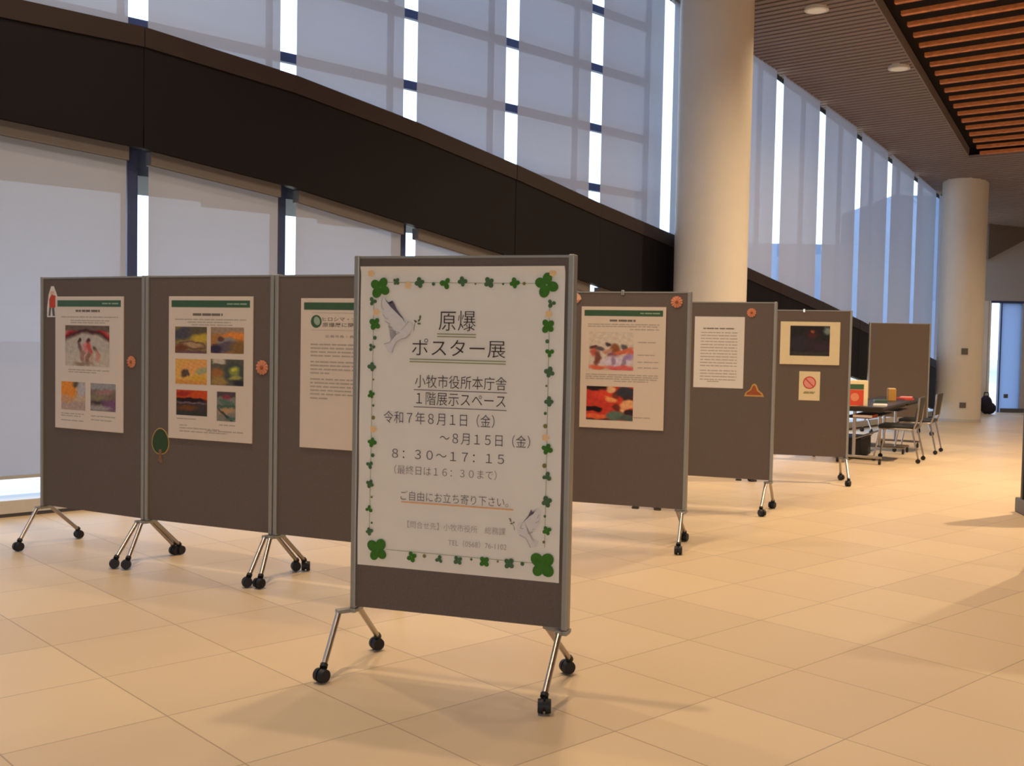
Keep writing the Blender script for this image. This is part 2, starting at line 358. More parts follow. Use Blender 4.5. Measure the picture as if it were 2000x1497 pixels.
# roller blinds: above the fascia in every bay, below it in the bays on the left
UP = {-8: 'upper roller blind at the left edge of the photo, cut off above the fascia cap', -7: 'upper roller blind between the two leftmost bright slits above the fascia',
      -6: 'upper roller blind right of the second bright slit, above the left poster boards', -5: 'upper roller blind just left of the first white slit with dark transom marks',
      -4: 'upper roller blind between the two white slits broken by dark transoms', -3: 'upper roller blind with pale window squares showing through, left of the near column',
      -2: 'upper roller blind half hidden behind the left side of the near column', -1: 'roller blind showing just right of the near column, under the louvre ceiling',
      0: 'roller blind between the first and second bright slits right of the near column', 1: 'roller blind between the second and third bright slits right of the near column',
      2: 'roller blind between the third and fourth bright slits right of the near column', 3: 'roller blind above the bare board, between the two shortest bright slits', 4: 'bluish roller blind right beside the far column'}
LO = {-8: 'lower roller blind at the left edge, ending above the bright slot at the floor', -7: 'lower roller blind between the two leftmost dark posts, behind the poster boards',
      -6: 'lower roller blind between the second and third dark posts, above the three-board row', -5: 'small wedge of lower roller blind left of the title board top, under the fascia'}
for n in range(-14, 6):
    L_ = blen(n); g = .085 if n < -4 else .105
    rb = empty('roller_blind', wp(n, 0)); o0 = wp(n, 0)
    tag(rb, UP.get(n, 'upper roller blind outside the picture frame'), 'blind', 'roller blinds above the sloping fascia')
    z0, z1 = BT[n]+(BT[n+1]-BT[n])*g/L_, BT[n]+(BT[n+1]-BT[n])*(L_-g)/L_
    pa, pb = wp(n, g), wp(n, L_-g)
    b = MB(); K = 8
    for i in range(K):
        t0, t1 = g+(L_-2*g)*i/K, g+(L_-2*g)*(i+1)/K
        q0, q1 = wp(n, t0), wp(n, t1); za, zb = BT[n]+(BT[n+1]-BT[n])*t0/L_-.04, BT[n]+(BT[n+1]-BT[n])*t1/L_-.04
        b.poly([q0+Vector((0, 0, za))-o0, q1+Vector((0, 0, zb))-o0, q1+Vector((0, 0, ceil_z(q1.x, q1.y)+.04))-o0, q0+Vector((0, 0, ceil_z(q0.x, q0.y)+.04))-o0])
    bmesh.ops.remove_doubles(b.bm, verts=b.bm.verts, dist=.001)
    b.build('blind_fabric', 'blind', rb)
    b = MB(); b.tube(wp(n, g, -.03, ceil_z(pa.x, pa.y)+.06)-o0, wp(n, L_-g, -.03, ceil_z(pb.x, pb.y)+.06)-o0, .03); b.build('roller_tube', 'bar', rb)
for n in range(-14, -1):
    L_ = blen(n); g = .095
    rb = empty('roller_blind', wp(n, 0)); o0 = wp(n, 0)
    tag(rb, LO.get(n, 'lower roller blind outside the picture frame' if n < -8 else 'lower roller blind hidden behind the display boards'), 'blind', 'roller blinds below the sloping fascia')
    def bbz(t): return BB[n]+(BB[n+1]-BB[n])*t/L_
    b = MB(); pts = [wp(n, g, 0, .30)-o0, wp(n, L_-g, 0, .30)-o0, wp(n, L_-g, 0, bbz(L_-g)-.06)-o0, wp(n, g, 0, bbz(g)-.06)-o0]
    b.poly(pts); b.build('blind_fabric', 'blind', rb)
    b = MB(); b.prism([wp(n, g, -.05, bbz(g)-.11)-o0, wp(n, g, .05, bbz(g)-.11)-o0, wp(n, L_-g, .05, bbz(L_-g)-.11)-o0, wp(n, L_-g, -.05, bbz(L_-g)-.11)-o0], (0, 0, .11)); b.build('cassette', 'headbox', rb)
    b = MB(); b.prism([wp(n, g, -.012, .29)-o0, wp(n, g, .012, .29)-o0, wp(n, L_-g, .012, .29)-o0, wp(n, L_-g, -.012, .29)-o0], (0, 0, .025)); b.build('bottom_bar', 'bar', rb)

# outside: paving, canopy, blocks seen through the slits
gd = slab('ground_outside', [(-90, -60, -.25), (90, -60, -.25), (90, 120, -.25), (-90, 120, -.25)], (0, 0, .1), 'ground')
b = MB()
for n in range(-14, -2):
    zc = 2.78-.05*max(0, n+7)
    q = [wp(n, 0, -.3, zc), wp(n, blen(n), -.3, zc), wp(n, blen(n), -1.6, zc), wp(n, 0, -1.6, zc)]
    b.prism(q, (0, 0, .3))
tag(b.build('trim_3', 'canopy'), kind='structure')
bb_ = empty('neighbouring_building', (19, 68, -.2)); tag(bb_, 'blue grey block outside, dimming the slits beside the far column', 'building')
MB().box((5.3, 0, 5.1), (5.1, 10, 10.2)).build('tall_wing', 'bldg', bb_)
MB().box((-4., 0, 3.65), (13.5, 10, 7.3)).build('low_wing', 'bldg', bb_)

# round columns
def column(x, y, r, label):
    t = empty('round_column', (x, y, 0)); tag(t, label, 'column')
    MB().tube((0, 0, 0), (0, 0, ceil_z(x, y)+.1), r, seg=72).build('column_shaft', 'column', t, True)
    MB().tube((0, 0, 0), (0, 0, .06), r+.004, seg=72).build('column_base', 'sill', t, True)
    return t
column(2.473, 13.78, .456, 'near round off-white column rising behind the middle display boards')
c2 = column(8.58, 20.92, .412, 'far round off-white column at the right, with two small grey plates')
for z, nm, lb in ((1.345, 'wall_plate', 'small square grey plate at chest height on the far column'), (.33, 'power_outlet', 'small grey outlet low on the far column')):
    a = math.radians(-100); o = MB().box((0, 0, 0), (.115, .03, .115 if z > 1 else .1), bev=.004).build(nm, 'plate')
    o.location = (8.58+.418*math.cos(a), 20.92+.418*math.sin(a), z); o.rotation_euler = (0, 0, a+math.pi/2); tag(o, lb, 'wall plate' if z > 1 else 'outlet')

# recessed downlights
for i, (a, c, p, vis) in enumerate(LAMPS):
    q = cpt(a, c); dl = empty('downlight', q)
    if vis:
        tag(dl, ('round recessed downlight at the top edge, nearer of two in the louvre ceiling', 'round recessed downlight beside the timber slats, farther of two in the louvre ceiling')[i], 'ceiling light', 'downlights in the louvre strip')
    else: tag(dl, 'round recessed ceiling downlight outside the picture frame', 'ceiling light', 'downlights out of the picture')
    tilt = Matrix.Rotation(-math.atan(CSL), 3, Vector((CU.y, -CU.x, 0))*-1)
    b = MB(); b.tube((0, 0, -.022), (0, 0, .05), .15, seg=36); b.build('lamp_ring', 'ring', dl, True)
    b = MB(); b.tube((0, 0, -.026), (0, 0, -.02), .115, seg=36); b.build('lamp_lens', 'lens', dl, True)
    ld = bpy.data.lights.new('lamp_beam', 'SPOT'); ld.energy = p; ld.color = WARM; ld.spot_size = math.radians(168 if p > 1000 else 140); ld.spot_blend = 1.0; ld.shadow_soft_size = .08
    lo = bpy.data.objects.new('lamp_beam', ld); C.objects.link(lo); lo.parent = dl; lo.location = (0, 0, -.06)

# ------------------------------------------------------------------ display boards
BW, ZB, ZT = .985, .2625, 1.802
def display_board(x, y, ang, label, group=None, legs=None, clip=None, hooks=()):
    t = empty('display_board', (x, y, 0), math.radians(ang)); tag(t, label, 'display board', group)
    MB().box((BW/2, 0, (ZB+ZT-.006)/2+.004), (BW-.045, .034, ZT-ZB-.016)).build('felt_panel', 'felt', t)
    for u in (.0125, BW-.0125):
        MB().box((u, 0, (ZB+ZT)/2), (.025, .056, ZT-ZB), bev=.005).build('post', 'silver', t)
    MB().box((BW/2, 0, ZT-.008), (BW-.05, .04, .010)).build('top_rail', 'silver', t)
    L = dict(FL=((.005, -.06), (.02, -.245)), BL=((.01, .05), (.01, .245)), FR=((BW-.03, -.05), (BW-.02, -.255)), BR=((BW-.05, .05), (BW-.045, .24)))
    if legs: L.update(legs)
    for u in (0, 1):
        f, bk = (L['FL'][0], L['BL'][0]) if u == 0 else (L['FR'][0], L['BR'][0])
        cx = .0125 if u == 0 else BW-.0125
        b = MB(); b.box((cx, 0, ZB-.009), (.034, .07, .018), bev=.004)
        for p in (f, bk):
            d = Vector((p[0]-cx, p[1], 0)); a = math.atan2(d.y, d.x); ln = d.length+.022
            b.box((cx+d.x/2, d.y/2, ZB-.009), (ln, .034, .018), Matrix.Rotation(a, 3, 'Z'), bev=.003)
        b.build('foot_bracket', 'silver', t)
    for k in ('FL', 'BL', 'FR', 'BR'):
        (ax, ay), (bx, by) = L[k]
        a, e = Vector((ax, ay, ZB-.012)), Vector((bx, by, .072))
        lg = MB().tube(a, e, .0125, seg=20).build('leg', 'chrome', t, True)
        d = (e-a).normalized()
        cb = MB(); cb.tube(e-d*.004, e+d*.012, .0165, seg=16)
        sw = random.uniform(-.9, .9); ox = Vector((math.sin(sw)*.014, -math.cos(sw)*.014 if k[0] == 'F' else math.cos(sw)*.014, 0))
        wc = Vector((bx, by, .0315))+ox
        ax_ = Vector((math.cos(sw), math.sin(sw), 0))
        cb.tube((bx, by, .080), (bx, by, .045), .009, seg=10)
        for s_ in (-1, 1): cb.tube(wc+ax_*s_*.004, wc+ax_*s_*.026, .031, .027, seg=24)
        cb.tube(wc-ax_*.006, wc+ax_*.006, .021, seg=18)
        cb.build('caster', 'rubber', lg, True)
    if clip is not None: MB().box((clip, -.022, ZT-.010), (.022, .006, .034), bev=.002).build('clip', 'clip', t)
    for u in hooks: MB().box((u, -.004, ZB-.003), (.05, .03, .016), bev=.004).build('hook', 'darkmetal', t)
    return t
def P(board, u, v, off=.0175):                              # world point on the front face of a board
    return board.matrix_basis @ Vector((u, -off, v))
def on(board, name, u, v, off=.0175):                       # empty on the board face, facing as the board
    return empty(name, P(board, u, v, off), board.rotation_euler.z)

MID = dict(FL=((.0, -.05), (.075, -.235)), BL=((.02, .045), (.03, .25)), FR=((BW-.03, -.05), (BW+.02, -.25)), BR=((BW-.02, .045), (BW+.0, .22)))
title_b = display_board(-.683, 4.746, -18.6, 'foremost display board holding the big clover-bordered title poster', 'rolling felt display boards',
    dict(FL=((-.035, -.06), (-.005, -.245)), BL=((.012, .04), (.005, .245)), FR=((.955, -.03), (.967, -.26)), BR=((.88, .05), (.925, .24))))
l1 = display_board(-3.151, 7.317, -29.3, 'leftmost display board in the left row, next to the bright floor slot', 'rolling felt display boards', MID)
l2 = display_board(-2.287, 6.833, -25, 'middle display board of the left row, showing the six-picture poster', 'rolling felt display boards', MID)
l3 = display_board(-1.387, 6.414, -24, 'display board of the left row partly hidden behind the title board', 'rolling felt display boards', MID)
RL = dict(FR=((BW-.02, -.055), (BW+.0, -.25)), BR=((BW-.075, .05), (BW-.055, .235)))
r1 = display_board(.317, 7.949, -20, 'display board directly right of the title board, poster with red pictures', 'rolling felt display boards', RL, clip=.495, hooks=(.62, .78))
r2 = display_board(1.319, 9.63, -18.5, 'display board with a single white text sheet, in front of the near column', 'rolling felt display boards', dict(FR=((BW-.05, -.04), (BW-.06, -.29)), BR=((BW-.02, .03), (BW-.005, .17))), hooks=(.7, .83))
r3 = display_board(2.558, 11.544, -14, 'display board with the framed dark picture, left of the table', 'rolling felt display boards', RL, clip=.5)
r4 = display_board(5.786, 17.724, -2, 'bare display board standing behind the table near the far column', 'rolling felt display boards')
r5 = display_board(3.475, 7.13, -20, 'display board just outside the right edge, only its floor shadow showing', 'rolling felt display boards')

# ------------------------------------------------------------------ print helpers (local x = right, z = up, -y = towards the viewer)
def text(parent, body, u0, u1, v0, v1, mt, y, name='lettering', thin=-.006):
    c = bpy.data.curves.new('t', 'FONT'); c.body = body; c.offset = thin; c.resolution_u = 4
    o = bpy.data.objects.new('t', c); C.objects.link(o)
    dg = bpy.context.evaluated_depsgraph_get(); me = bpy.data.meshes.new_from_object(o.evaluated_get(dg))
    bpy.data.objects.remove(o); bpy.data.curves.remove(c)
    xs = [v.co.x for v in me.vertices]; ys = [v.co.y for v in me.vertices]
    sx, sy = (u1-u0)/(max(xs)-min(xs)), (v1-v0)/(max(ys)-min(ys)); x0, y0 = min(xs), min(ys)
    for v in me.vertices: v.co = (u0+(v.co.x-x0)*sx, y, v0+(v.co.y-y0)*sy)
    me.materials.clear(); me.materials.append(M[mt]); me.name = name
    q = bpy.data.objects.new(name, me); C.objects.link(q); q.parent = parent; return q
def bar(parent, name, u0, u1, v, h, mt, y, slope=0):
    b = MB(); b.poly([(u0, y, v-h/2), (u1, y, v-h/2+slope), (u1, y, v+h/2+slope), (u0, y, v+h/2)]); return b.build(name, mt, parent)
def disc(b, u, v, r, y, n=18, ry=None, rot=0):
    pts = []
    for i in range(n):
        a = 2*math.pi*i/n; x, z = r*math.cos(a), (ry or r)*math.sin(a)
        pts.append((u+x*math.cos(rot)-z*math.sin(rot), y, v+x*math.sin(rot)+z*math.cos(rot)))
    b.poly(pts)
def greek(parent, rows, mt='inkline', y=-.0012, h=.006):    # rows of print too small to read: broken grey strokes
    b = MB()
    for (u0, u1, v) in rows:
        u = u0
        while u < u1:
            l = random.uniform(.02, .07); e = min(u+l, u1)
            b.poly([(u, y, v-h/2), (e, y, v-h/2), (e, y, v+h/2), (u, y, v+h/2)]); u = e+random.uniform(.003, .010)
    return b.build('small_print', mt, parent)
def picture(parent, u0, u1, v0, v1, bg, ops, y=-.0014, nx=84, name='picture', noise=.06):
    ny = max(8, int(nx*(v1-v0)/(u1-u0)))
    me = bpy.data.meshes.new(name); vs, cs, fs = [], [], []; ph = random.uniform(0, 6)
    for j in range(ny+1):
        for i in range(nx+1):
            x, z = i/nx, j/ny; col = list(bg(x, z) if callable(bg) else bg)
            x_, z_ = x, z
            x += .016*math.sin(19*z_+4*x_+ph)+0.005*math.sin(47*z_+23*x_+2*ph); z += .016*math.sin(17*x_-6*z_+ph)+0.005*math.sin(43*x_+29*z_+ph)
            for k, cx, cz, rx, rz, rot, cc, soft in ops:
                soft = soft*.55
                dx, dz = x-cx, z-cz; ca, sa = math.cos(rot), math.sin(rot)
                px, pz = (dx*ca+dz*sa)/rx, (-dx*sa+dz*ca)/rz
                d = math.hypot(px, pz) if k == 'e' else max(abs(px), abs(pz))
                f = max(0, min(1, (1+soft-d)/(2*soft+1e-6)))
                col = [c0*(1-f)+c1*f for c0, c1 in zip(col, cc)]
            g = 1+random.uniform(-noise, noise)
            g *= 1+.04*math.sin(31*x+13*z+ph)*math.sin(27*z-9*x)
            vs.append((u0+(u1-u0)*x_, y, v0+(v1-v0)*z_)); cs.append([max(0, min(255, c_*g)) for c_ in col])
    for j in range(ny):
        for i in range(nx): a = j*(nx+1)+i; fs.append((a, a+1, a+nx+2, a+nx+1))
    me.from_pydata(vs, [], fs); at = me.color_attributes.new('Col', 'FLOAT_COLOR', 'POINT')
    for i, c_ in enumerate(cs): at.data[i].color = (*lin(c_), 1)
    me.materials.append(M['picture']); o = bpy.data.objects.new(name, me); C.objects.link(o); o.parent = parent; return o

# ------------------------------------------------------------------ title poster on the foremost board
tp = on(title_b, 'title_poster', 0, 0, .0185)
tag(tp, 'large white title poster with clover border and two doves on the foremost board', 'poster')
NX, NZ = 40, 60; me = bpy.data.meshes.new('paper_sheet'); vs = []; fs = []
U0, U1, V0, V1 = .031, .9465, .458, 1.754
for j in range(NZ+1):
    for i in range(NX+1):
        u, v = U0+(U1-U0)*i/NX, V0+(V1-V0)*j/NZ
        top = max(0, (v-1.715)/(1.754-1.715)); y = -.012*top**2*(.8+.5*math.sin(u*9))
        edge = max(0, abs(u-.489)-.43)/.03; y -= .004*edge*(.5+.5*math.sin(v*13))
        vs.append((u, y, v))
for j in range(NZ):
    for i in range(NX): a = j*(NX+1)+i; fs.append((a, a+1, a+NX+2, a+NX+1))
me.from_pydata(vs, [], fs); me.materials.append(M['paper'])
for p in me.polygons: p.use_smooth = True
sh = bpy.data.objects.new('paper_sheet', me); C.objects.link(sh); sh.parent = tp
Y = -.0055
text(tp, '原爆', .398, .564, 1.484, 1.569, 'ink', Y)
text(tp, 'ポスター展', .277, .697, 1.375, 1.449, 'ink', Y)
text(tp, '小牧市役所本庁舎', .293, .705, 1.241, 1.296, 'ink', Y)
text(tp, '１階展示スペース', .300, .702, 1.168, 1.223, 'ink', Y)
text(tp, '令和７年８月１日（金）', .149, .655, 1.083, 1.137, 'ink2', Y)
text(tp, '～８月１５日（金）', .411, .812, 1.006, 1.058, 'ink2', Y)
text(tp, '８：３０～１７：１５', .191, .700, .935, .974, 'ink2', Y)
text(tp, '（最終日は１６：３０まで）', .203, .668, .866, .905, 'ink2', Y, thin=-.014)
text(tp, 'ご自由にお立ち寄り下さい。', .234, .722, .755, .796, 'ink2', Y, thin=-.010)
text(tp, '【問合せ先】小牧市役所　総務課', .268, .712, .637, .668, 'ink3', Y)
text(tp, 'TEL（0568）76-1102', .457, .718, .574, .604, 'ink3', Y)
for u0, u1, v in ((.391, .566, 1.470), (.391, .566, 1.459), (.266, .700, 1.361), (.266, .700, 1.350)): bar(tp, 'underline', u0, u1, v, .0042, 'olive', Y)
for u0, u1, v in ((.288, .707, 1.231), (.288, .707, 1.158)): bar(tp, 'underline', u0, u1, v, .003, 'ink2', Y)
bar(tp, 'underline', .238, .745, .747, .006, 'orangeline', Y)
CLOVERS= [(0.124, 1.664, 0.0386, 4), (0.199, 1.69, 0.0154, 4), (0.308, 1.686, 0.0216, 4), (0.426, 1.683, 0.0242, 3), (0.502, 1.69, 0.0206, 4), (0.62, 1.687, 0.0226, 4), (0.732, 1.685, 0.0216, 4), (0.869, 1.677, 0.0422, 4), (0.09, 1.605, 0.018, 3), (0.102, 1.509, 0.0268, 4), (0.088, 1.407, 0.017, 3), (0.09, 1.323, 0.0195, 4), (0.088, 1.203, 0.017, 4), (0.892, 1.603, 0.018, 3), (0.878, 1.51, 0.0288, 4), (0.888, 1.402, 0.0185, 3), (0.889, 1.322, 0.0216, 4), (0.889, 1.203, 0.0195, 4), (0.095, 0.996, 0.0206, 4), (0.085, 0.897, 0.0165, 3), (0.088, 0.816, 0.0185, 4), (0.085, 0.705, 0.017, 3), (0.088, 0.608, 0.017, 4), (0.127, 0.53, 0.0412, 4), (0.29, 0.513, 0.0232, 4), (0.417, 0.512, 0.0175, 3), (0.503, 0.516, 0.0206, 4), (0.621, 0.519, 0.0232, 4), (0.731, 0.521, 0.0232, 4), (0.875, 0.528, 0.0453, 4), (0.885, 1.007, 0.0237, 4), (0.887, 0.894, 0.0195, 3), (0.889, 0.79, 0.0226, 4), (0.892, 0.672, 0.0195, 4)]
DOTS= [(0.371, 1.68, 0.0077), (0.56, 1.681, 0.0046), (0.682, 1.681, 0.0051), (0.773, 1.683, 0.0072), (0.102, 1.448, 0.0087), (0.098, 1.268, 0.0046), (0.099, 1.156, 0.0057), (0.099, 1.103, 0.0087), (0.877, 1.448, 0.0087), (0.877, 1.266, 0.0051), (0.875, 1.153, 0.0067), (0.876, 1.101, 0.0093), (0.099, 0.94, 0.0087), (0.097, 0.758, 0.0051), (0.099, 0.646, 0.0051), (0.349, 0.521, 0.0082), (0.563, 0.525, 0.0057), (0.681, 0.526, 0.0051), (0.789, 0.525, 0.0087), (0.876, 0.938, 0.0098), (0.882, 0.73, 0.0057), (0.88, 0.623, 0.0062)]
FLOWERS= [(0.08, 1.725), (0.895, 1.727), (0.107, 1.558), (0.881, 1.559), (0.1, 1.053), (0.878, 1.054), (0.254, 1.675)]
D1= {'stripe': [(0.145, 1.618), (0.161, 1.603), (0.174, 1.594), (0.181, 1.598), (0.183, 1.609), (0.191, 1.598), (0.203, 1.573), (0.218, 1.554), (0.233, 1.536), (0.241, 1.517), (0.231, 1.532), (0.21, 1.55), (0.191, 1.567), (0.174, 1.582), (0.159, 1.599)], 'body': [(0.138, 1.624), (0.132, 1.609), (0.132, 1.58), (0.143, 1.552), (0.152, 1.533), (0.165, 1.51), (0.182, 1.495), (0.199, 1.476), (0.207, 1.467), (0.177, 1.434), (0.145, 1.422), (0.167, 1.386), (0.184, 1.386), (0.192, 1.413), (0.212, 1.438), (0.249, 1.451), (0.267, 1.474), (0.277, 1.496), (0.275, 1.512), (0.26, 1.521), (0.242, 1.515), (0.218, 1.554), (0.174, 1.59)], 'lines': [[(0.267, 1.468), (0.249, 1.451), (0.224, 1.444), (0.204, 1.433), (0.19, 1.408), (0.184, 1.386)], [(0.218, 1.473), (0.197, 1.461), (0.183, 1.442), (0.17, 1.428), (0.145, 1.422)], [(0.132, 1.582), (0.143, 1.569)], [(0.139, 1.55), (0.152, 1.533), (0.165, 1.529)], [(0.148, 1.521), (0.165, 1.512), (0.177, 1.51)], [(0.163, 1.497), (0.182, 1.493)], [(0.174, 1.482), (0.199, 1.478), (0.218, 1.471)], [(0.226, 1.484), (0.244, 1.502), (0.26, 1.521)], [(0.138, 1.624), (0.132, 1.609), (0.132, 1.582)]], 'leaves': [(0.291, 1.522), (0.308, 1.512), (0.308, 1.527), (0.312, 1.54), (0.286, 1.501), (0.283, 1.481)]}
D2= {'stripe': [(0.847, 0.763), (0.836, 0.747), (0.827, 0.745), (0.822, 0.755), (0.818, 0.744), (0.81, 0.726), (0.797, 0.71), (0.784, 0.692), (0.799, 0.708), (0.816, 0.725), (0.832, 0.736)], 'body': [(0.858, 0.762), (0.86, 0.736), (0.857, 0.704), (0.837, 0.673), (0.811, 0.654), (0.829, 0.63), (0.856, 0.621), (0.848, 0.599), (0.823, 0.595), (0.807, 0.628), (0.773, 0.642), (0.764, 0.663), (0.768, 0.691), (0.781, 0.69), (0.794, 0.706), (0.818, 0.729)], 'lines': [[(0.856, 0.734), (0.85, 0.719)], [(0.857, 0.708), (0.841, 0.699)], [(0.84, 0.675), (0.829, 0.67)], [(0.833, 0.662), (0.811, 0.652)], [(0.773, 0.645), (0.803, 0.632), (0.817, 0.607), (0.823, 0.595)], [(0.784, 0.69), (0.777, 0.673), (0.791, 0.672)]], 'leaves': [(0.731, 0.708), (0.737, 0.689), (0.748, 0.694), (0.734, 0.702), (0.75, 0.676), (0.752, 0.662)]}
for i, (u, v, r, k) in enumerate(CLOVERS):
    b = MB(); a0 = random.uniform(0, 1.5); r *= 1.24 if r > .035 else 1.05
    for q in range(k):
        a = a0+q*2*math.pi/k+random.uniform(-.15, .15); rr = r*random.uniform(.44, .56)
        disc(b, u+math.cos(a)*r*.52, v+math.sin(a)*r*.52, rr, Y-.0002-.00012*q, 14, rr*.86, a)
    b.build('clover', 'green' if r > .025 or i % 3 == 0 else 'green2', tp)
for i, (u, v, r) in enumerate(DOTS):
    b = MB(); disc(b, u, v, r, Y-.0002, 14); b.build('border_dot', 'moss' if i % 2 else 'green2', tp)
for u, v in FLOWERS:
    b = MB()
    for q in range(5): a = q*1.2566; disc(b, u+.009*math.cos(a), v+.009*math.sin(a), .007, Y-.0002-.0001*q, 10)
    b.build('blossom', 'blossom', tp)
b = MB()
for (ua, va, ub, vb) in ((.15, 1.687, .84, 1.683), (.095, 1.60, .088, .6), (.884, 1.62, .884, .6), (.17, .535, .84, .532)):
    if abs(ua-ub) > .1: b.poly([(ua, Y, va-.001), (ub, Y, vb-.001), (ub, Y, vb+.001), (ua, Y, va+.001)])
    else: b.poly([(ua-.001, Y, va), (ua+.001, Y, va), (ub+.001, Y, vb), (ub-.001, Y, vb)])
b.build('garland_line', 'olive', tp)
for D in (D1, D2):
    b = MB(); b.poly([(u, Y, v) for u, v in D['body']]); bmesh.ops.triangulate(b.bm, faces=b.bm.faces); dv = b.build('dove', 'dovebody', tp)
    b = MB(); b.poly([(u, Y-.0006, v) for u, v in D['stripe']]); bmesh.ops.triangulate(b.bm, faces=b.bm.faces); b.build('dark_wing_feathers', 'dovestripe', dv)
    b = MB(); lw = .0014
    for l in D['lines']:
        for (ua, va), (ub, vb) in zip(l[:-1], l[1:]):
            d = Vector((ub-ua, vb-va)); n = Vector((-d.y, d.x)).normalized()*lw
            b.poly([(ua-n.x, Y-.0004, va-n.y), (ub-n.x, Y-.0004, vb-n.y), (ub+n.x, Y-.0004, vb+n.y), (ua+n.x, Y-.0004, va+n.y)])
    b.build('outline', 'doveline', dv)
    b = MB(); lf = D['leaves']; k = (max(u for u, v in D['body'])-min(u for u, v in D['body']))/.16
    for q, (u, v) in enumerate(lf[:4]): disc(b, u, v, .009*k, Y-.0003, 10, .0045*k, (-.5, -.1, .8, 1.4)[q])
    for (ua, va), (ub, vb) in ((lf[4], lf[5]), (lf[0], lf[4])):
        b.poly([(ua-.001, Y, va), (ub-.001, Y, vb), (ub+.001, Y, vb), (ua+.001, Y, va)])
    b.build('olive_sprig', 'sprig', dv)

# ------------------------------------------------------------------ mounted posters
def mounted(board, u0, u1, v0, v1, name, label, cat='poster', mt='board', header=True, thick=.008, group=None):
    t = on(board, name, u0, v0, .0175); tag(t, label, cat, group); w_, h_ = u1-u0, v1-v0
    MB().box((w_/2, -thick/2, h_/2), (w_, thick, h_), bev=.0015).build('card', mt, t)
    if header:
        bar(t, 'header_band', .022, w_-.022, h_-.045, .042, 'header', -thick-.0008)
        greek(t, [(w_*.70, w_*.93, h_-.045)], 'headerlt', -thick-.0013, .008)
    return t, -thick-.0008
K = lambda *a: a
# left board
t, y = mounted(l1, .150, .796, .803, 1.671, 'mounted_poster', 'green-headed poster with one red-topped picture over two small ones, on the leftmost board', group='green-headed posters')
greek(t, [(.20, .43, .775)], 'inkdark', y, .014); greek(t, [(.06, .60, .735), (.15, .52, .712), (.15, .48, .698)], y=y)
picture(t, .100, .520, .415, .680, lambda x, z: (190, 178, 162), [
    K('r', .5, .96, .6, .10, 0, (98, 84, 72), .5), K('e', .5, .55, .62, .42, 0, (172, 40, 42), .2), K('e', .12, .72, .22, .08, .5, (196, 38, 44), .5), K('e', .86, .76, .2, .08, -.5, (202, 54, 46), .5), K('e', .90, .93, .08, .04, .4, (50, 48, 50), .5), K('r', .5, .93, .6, .06, 0, (110, 92, 80), .6),
    K('e', .5, .47, .60, .42, 0, (58, 26, 28), .15), K('e', .5, .40, .58, .42, 0, (184, 172, 158), .2), K('r', .5, .12, .6, .2, 0, (192, 178, 160), .5),
    K('e', .33, .62, .035, .06, 0, (70, 50, 50), .5), K('e', .34, .46, .04, .13, .1, (122, 92, 90), .6), K('e', .52, .64, .04, .07, 0, (78, 50, 48), .5), K('e', .46, .46, .05, .15, -.1, (206, 130, 128), .5), K('e', .56, .44, .05, .17, .15, (196, 82, 74), .6),
    K('e', .40, .26, .05, .17, .1, (162, 120, 108), .6), K('e', .52, .2, .05, .18, -.1, (150, 104, 92), .6), K('e', .70, .40, .04, .09, .5, (96, 78, 78), .6), K('e', .74, .26, .05, .14, .25, (200, 140, 128), .6), K('e', .62, .14, .04, .12, 0, (186, 150, 132), .6), K('e', .40, .06, .2, .05, 0, (150, 128, 110), .6)], y)
greek(t, [(.13, .52, .39), (.13, .40, .375)], y=y)
picture(t, .062, .295, .125, .310, (190, 164, 134), [K('r', .3, .75, .36, .32, -.5, (226, 138, 52), .4), K('e', .62, .92, .14, .12, 0, (96, 84, 70), .6), K('e', .85, .75, .2, .25, 0, (178, 172, 174), .5), K('r', .5, .15, .6, .16, 0, (176, 152, 140), .5), K('e', .2, .38, .3, .14, 0, (196, 148, 110), .6)], y, 26)
picture(t, .345, .580, .130, .308, (120, 104, 94), [K('r', .5, .9, .6, .12, 0, (150, 146, 148), .5), K('e', .55, .68, .35, .1, .1, (158, 118, 112), .6), K('e', .3, .5, .3, .1, 0, (132, 120, 92), .6), K('e', .4, .3, .45, .06, 0, (70, 62, 66), .6), K('r', .8, .22, .3, .18, .2, (120, 80, 112), .6), K('e', .35, .1, .45, .09, 0, (158, 148, 142), .6)], y, 26)
greek(t, [(.06, .28, .10), (.35, .58, .095), (.06, .25, .085), (.35, .55, .07), (.06, .28, .055)], y=y)
# middle board, six pictures
t, y = mounted(l2, .190, .835, .797, 1.672, 'mounted_poster', 'green-headed poster with six small pictures in three rows, on the middle left board', group='green-headed posters')
greek(t, [(.19, .42, .765)], 'inkdark', y, .015); greek(t, [(.05, .60, .735), (.15, .48, .718), (.18, .50, .702)], y=y)
picture(t, .052, .300, .528, .690, (132, 116, 70), [K('e', .25, .75, .4, .22, .4, (78, 74, 82), .5), K('e', .8, .85, .35, .2, 0, (96, 84, 66), .6), K('e', .8, .55, .3, .18, .3, (190, 160, 62), .6), K('e', .55, .32, .42, .14, -.1, (168, 134, 102), .4), K('e', .55, .30, .44, .16, -.1, (110, 80, 60), .05), K('e', .57, .31, .34, .1, -.1, (172, 140, 104), .5), K('e', .15, .15, .25, .16, .6, (112, 66, 46), .6), K('r', .6, .05, .5, .06, 0, (110, 80, 84), .7)], y)
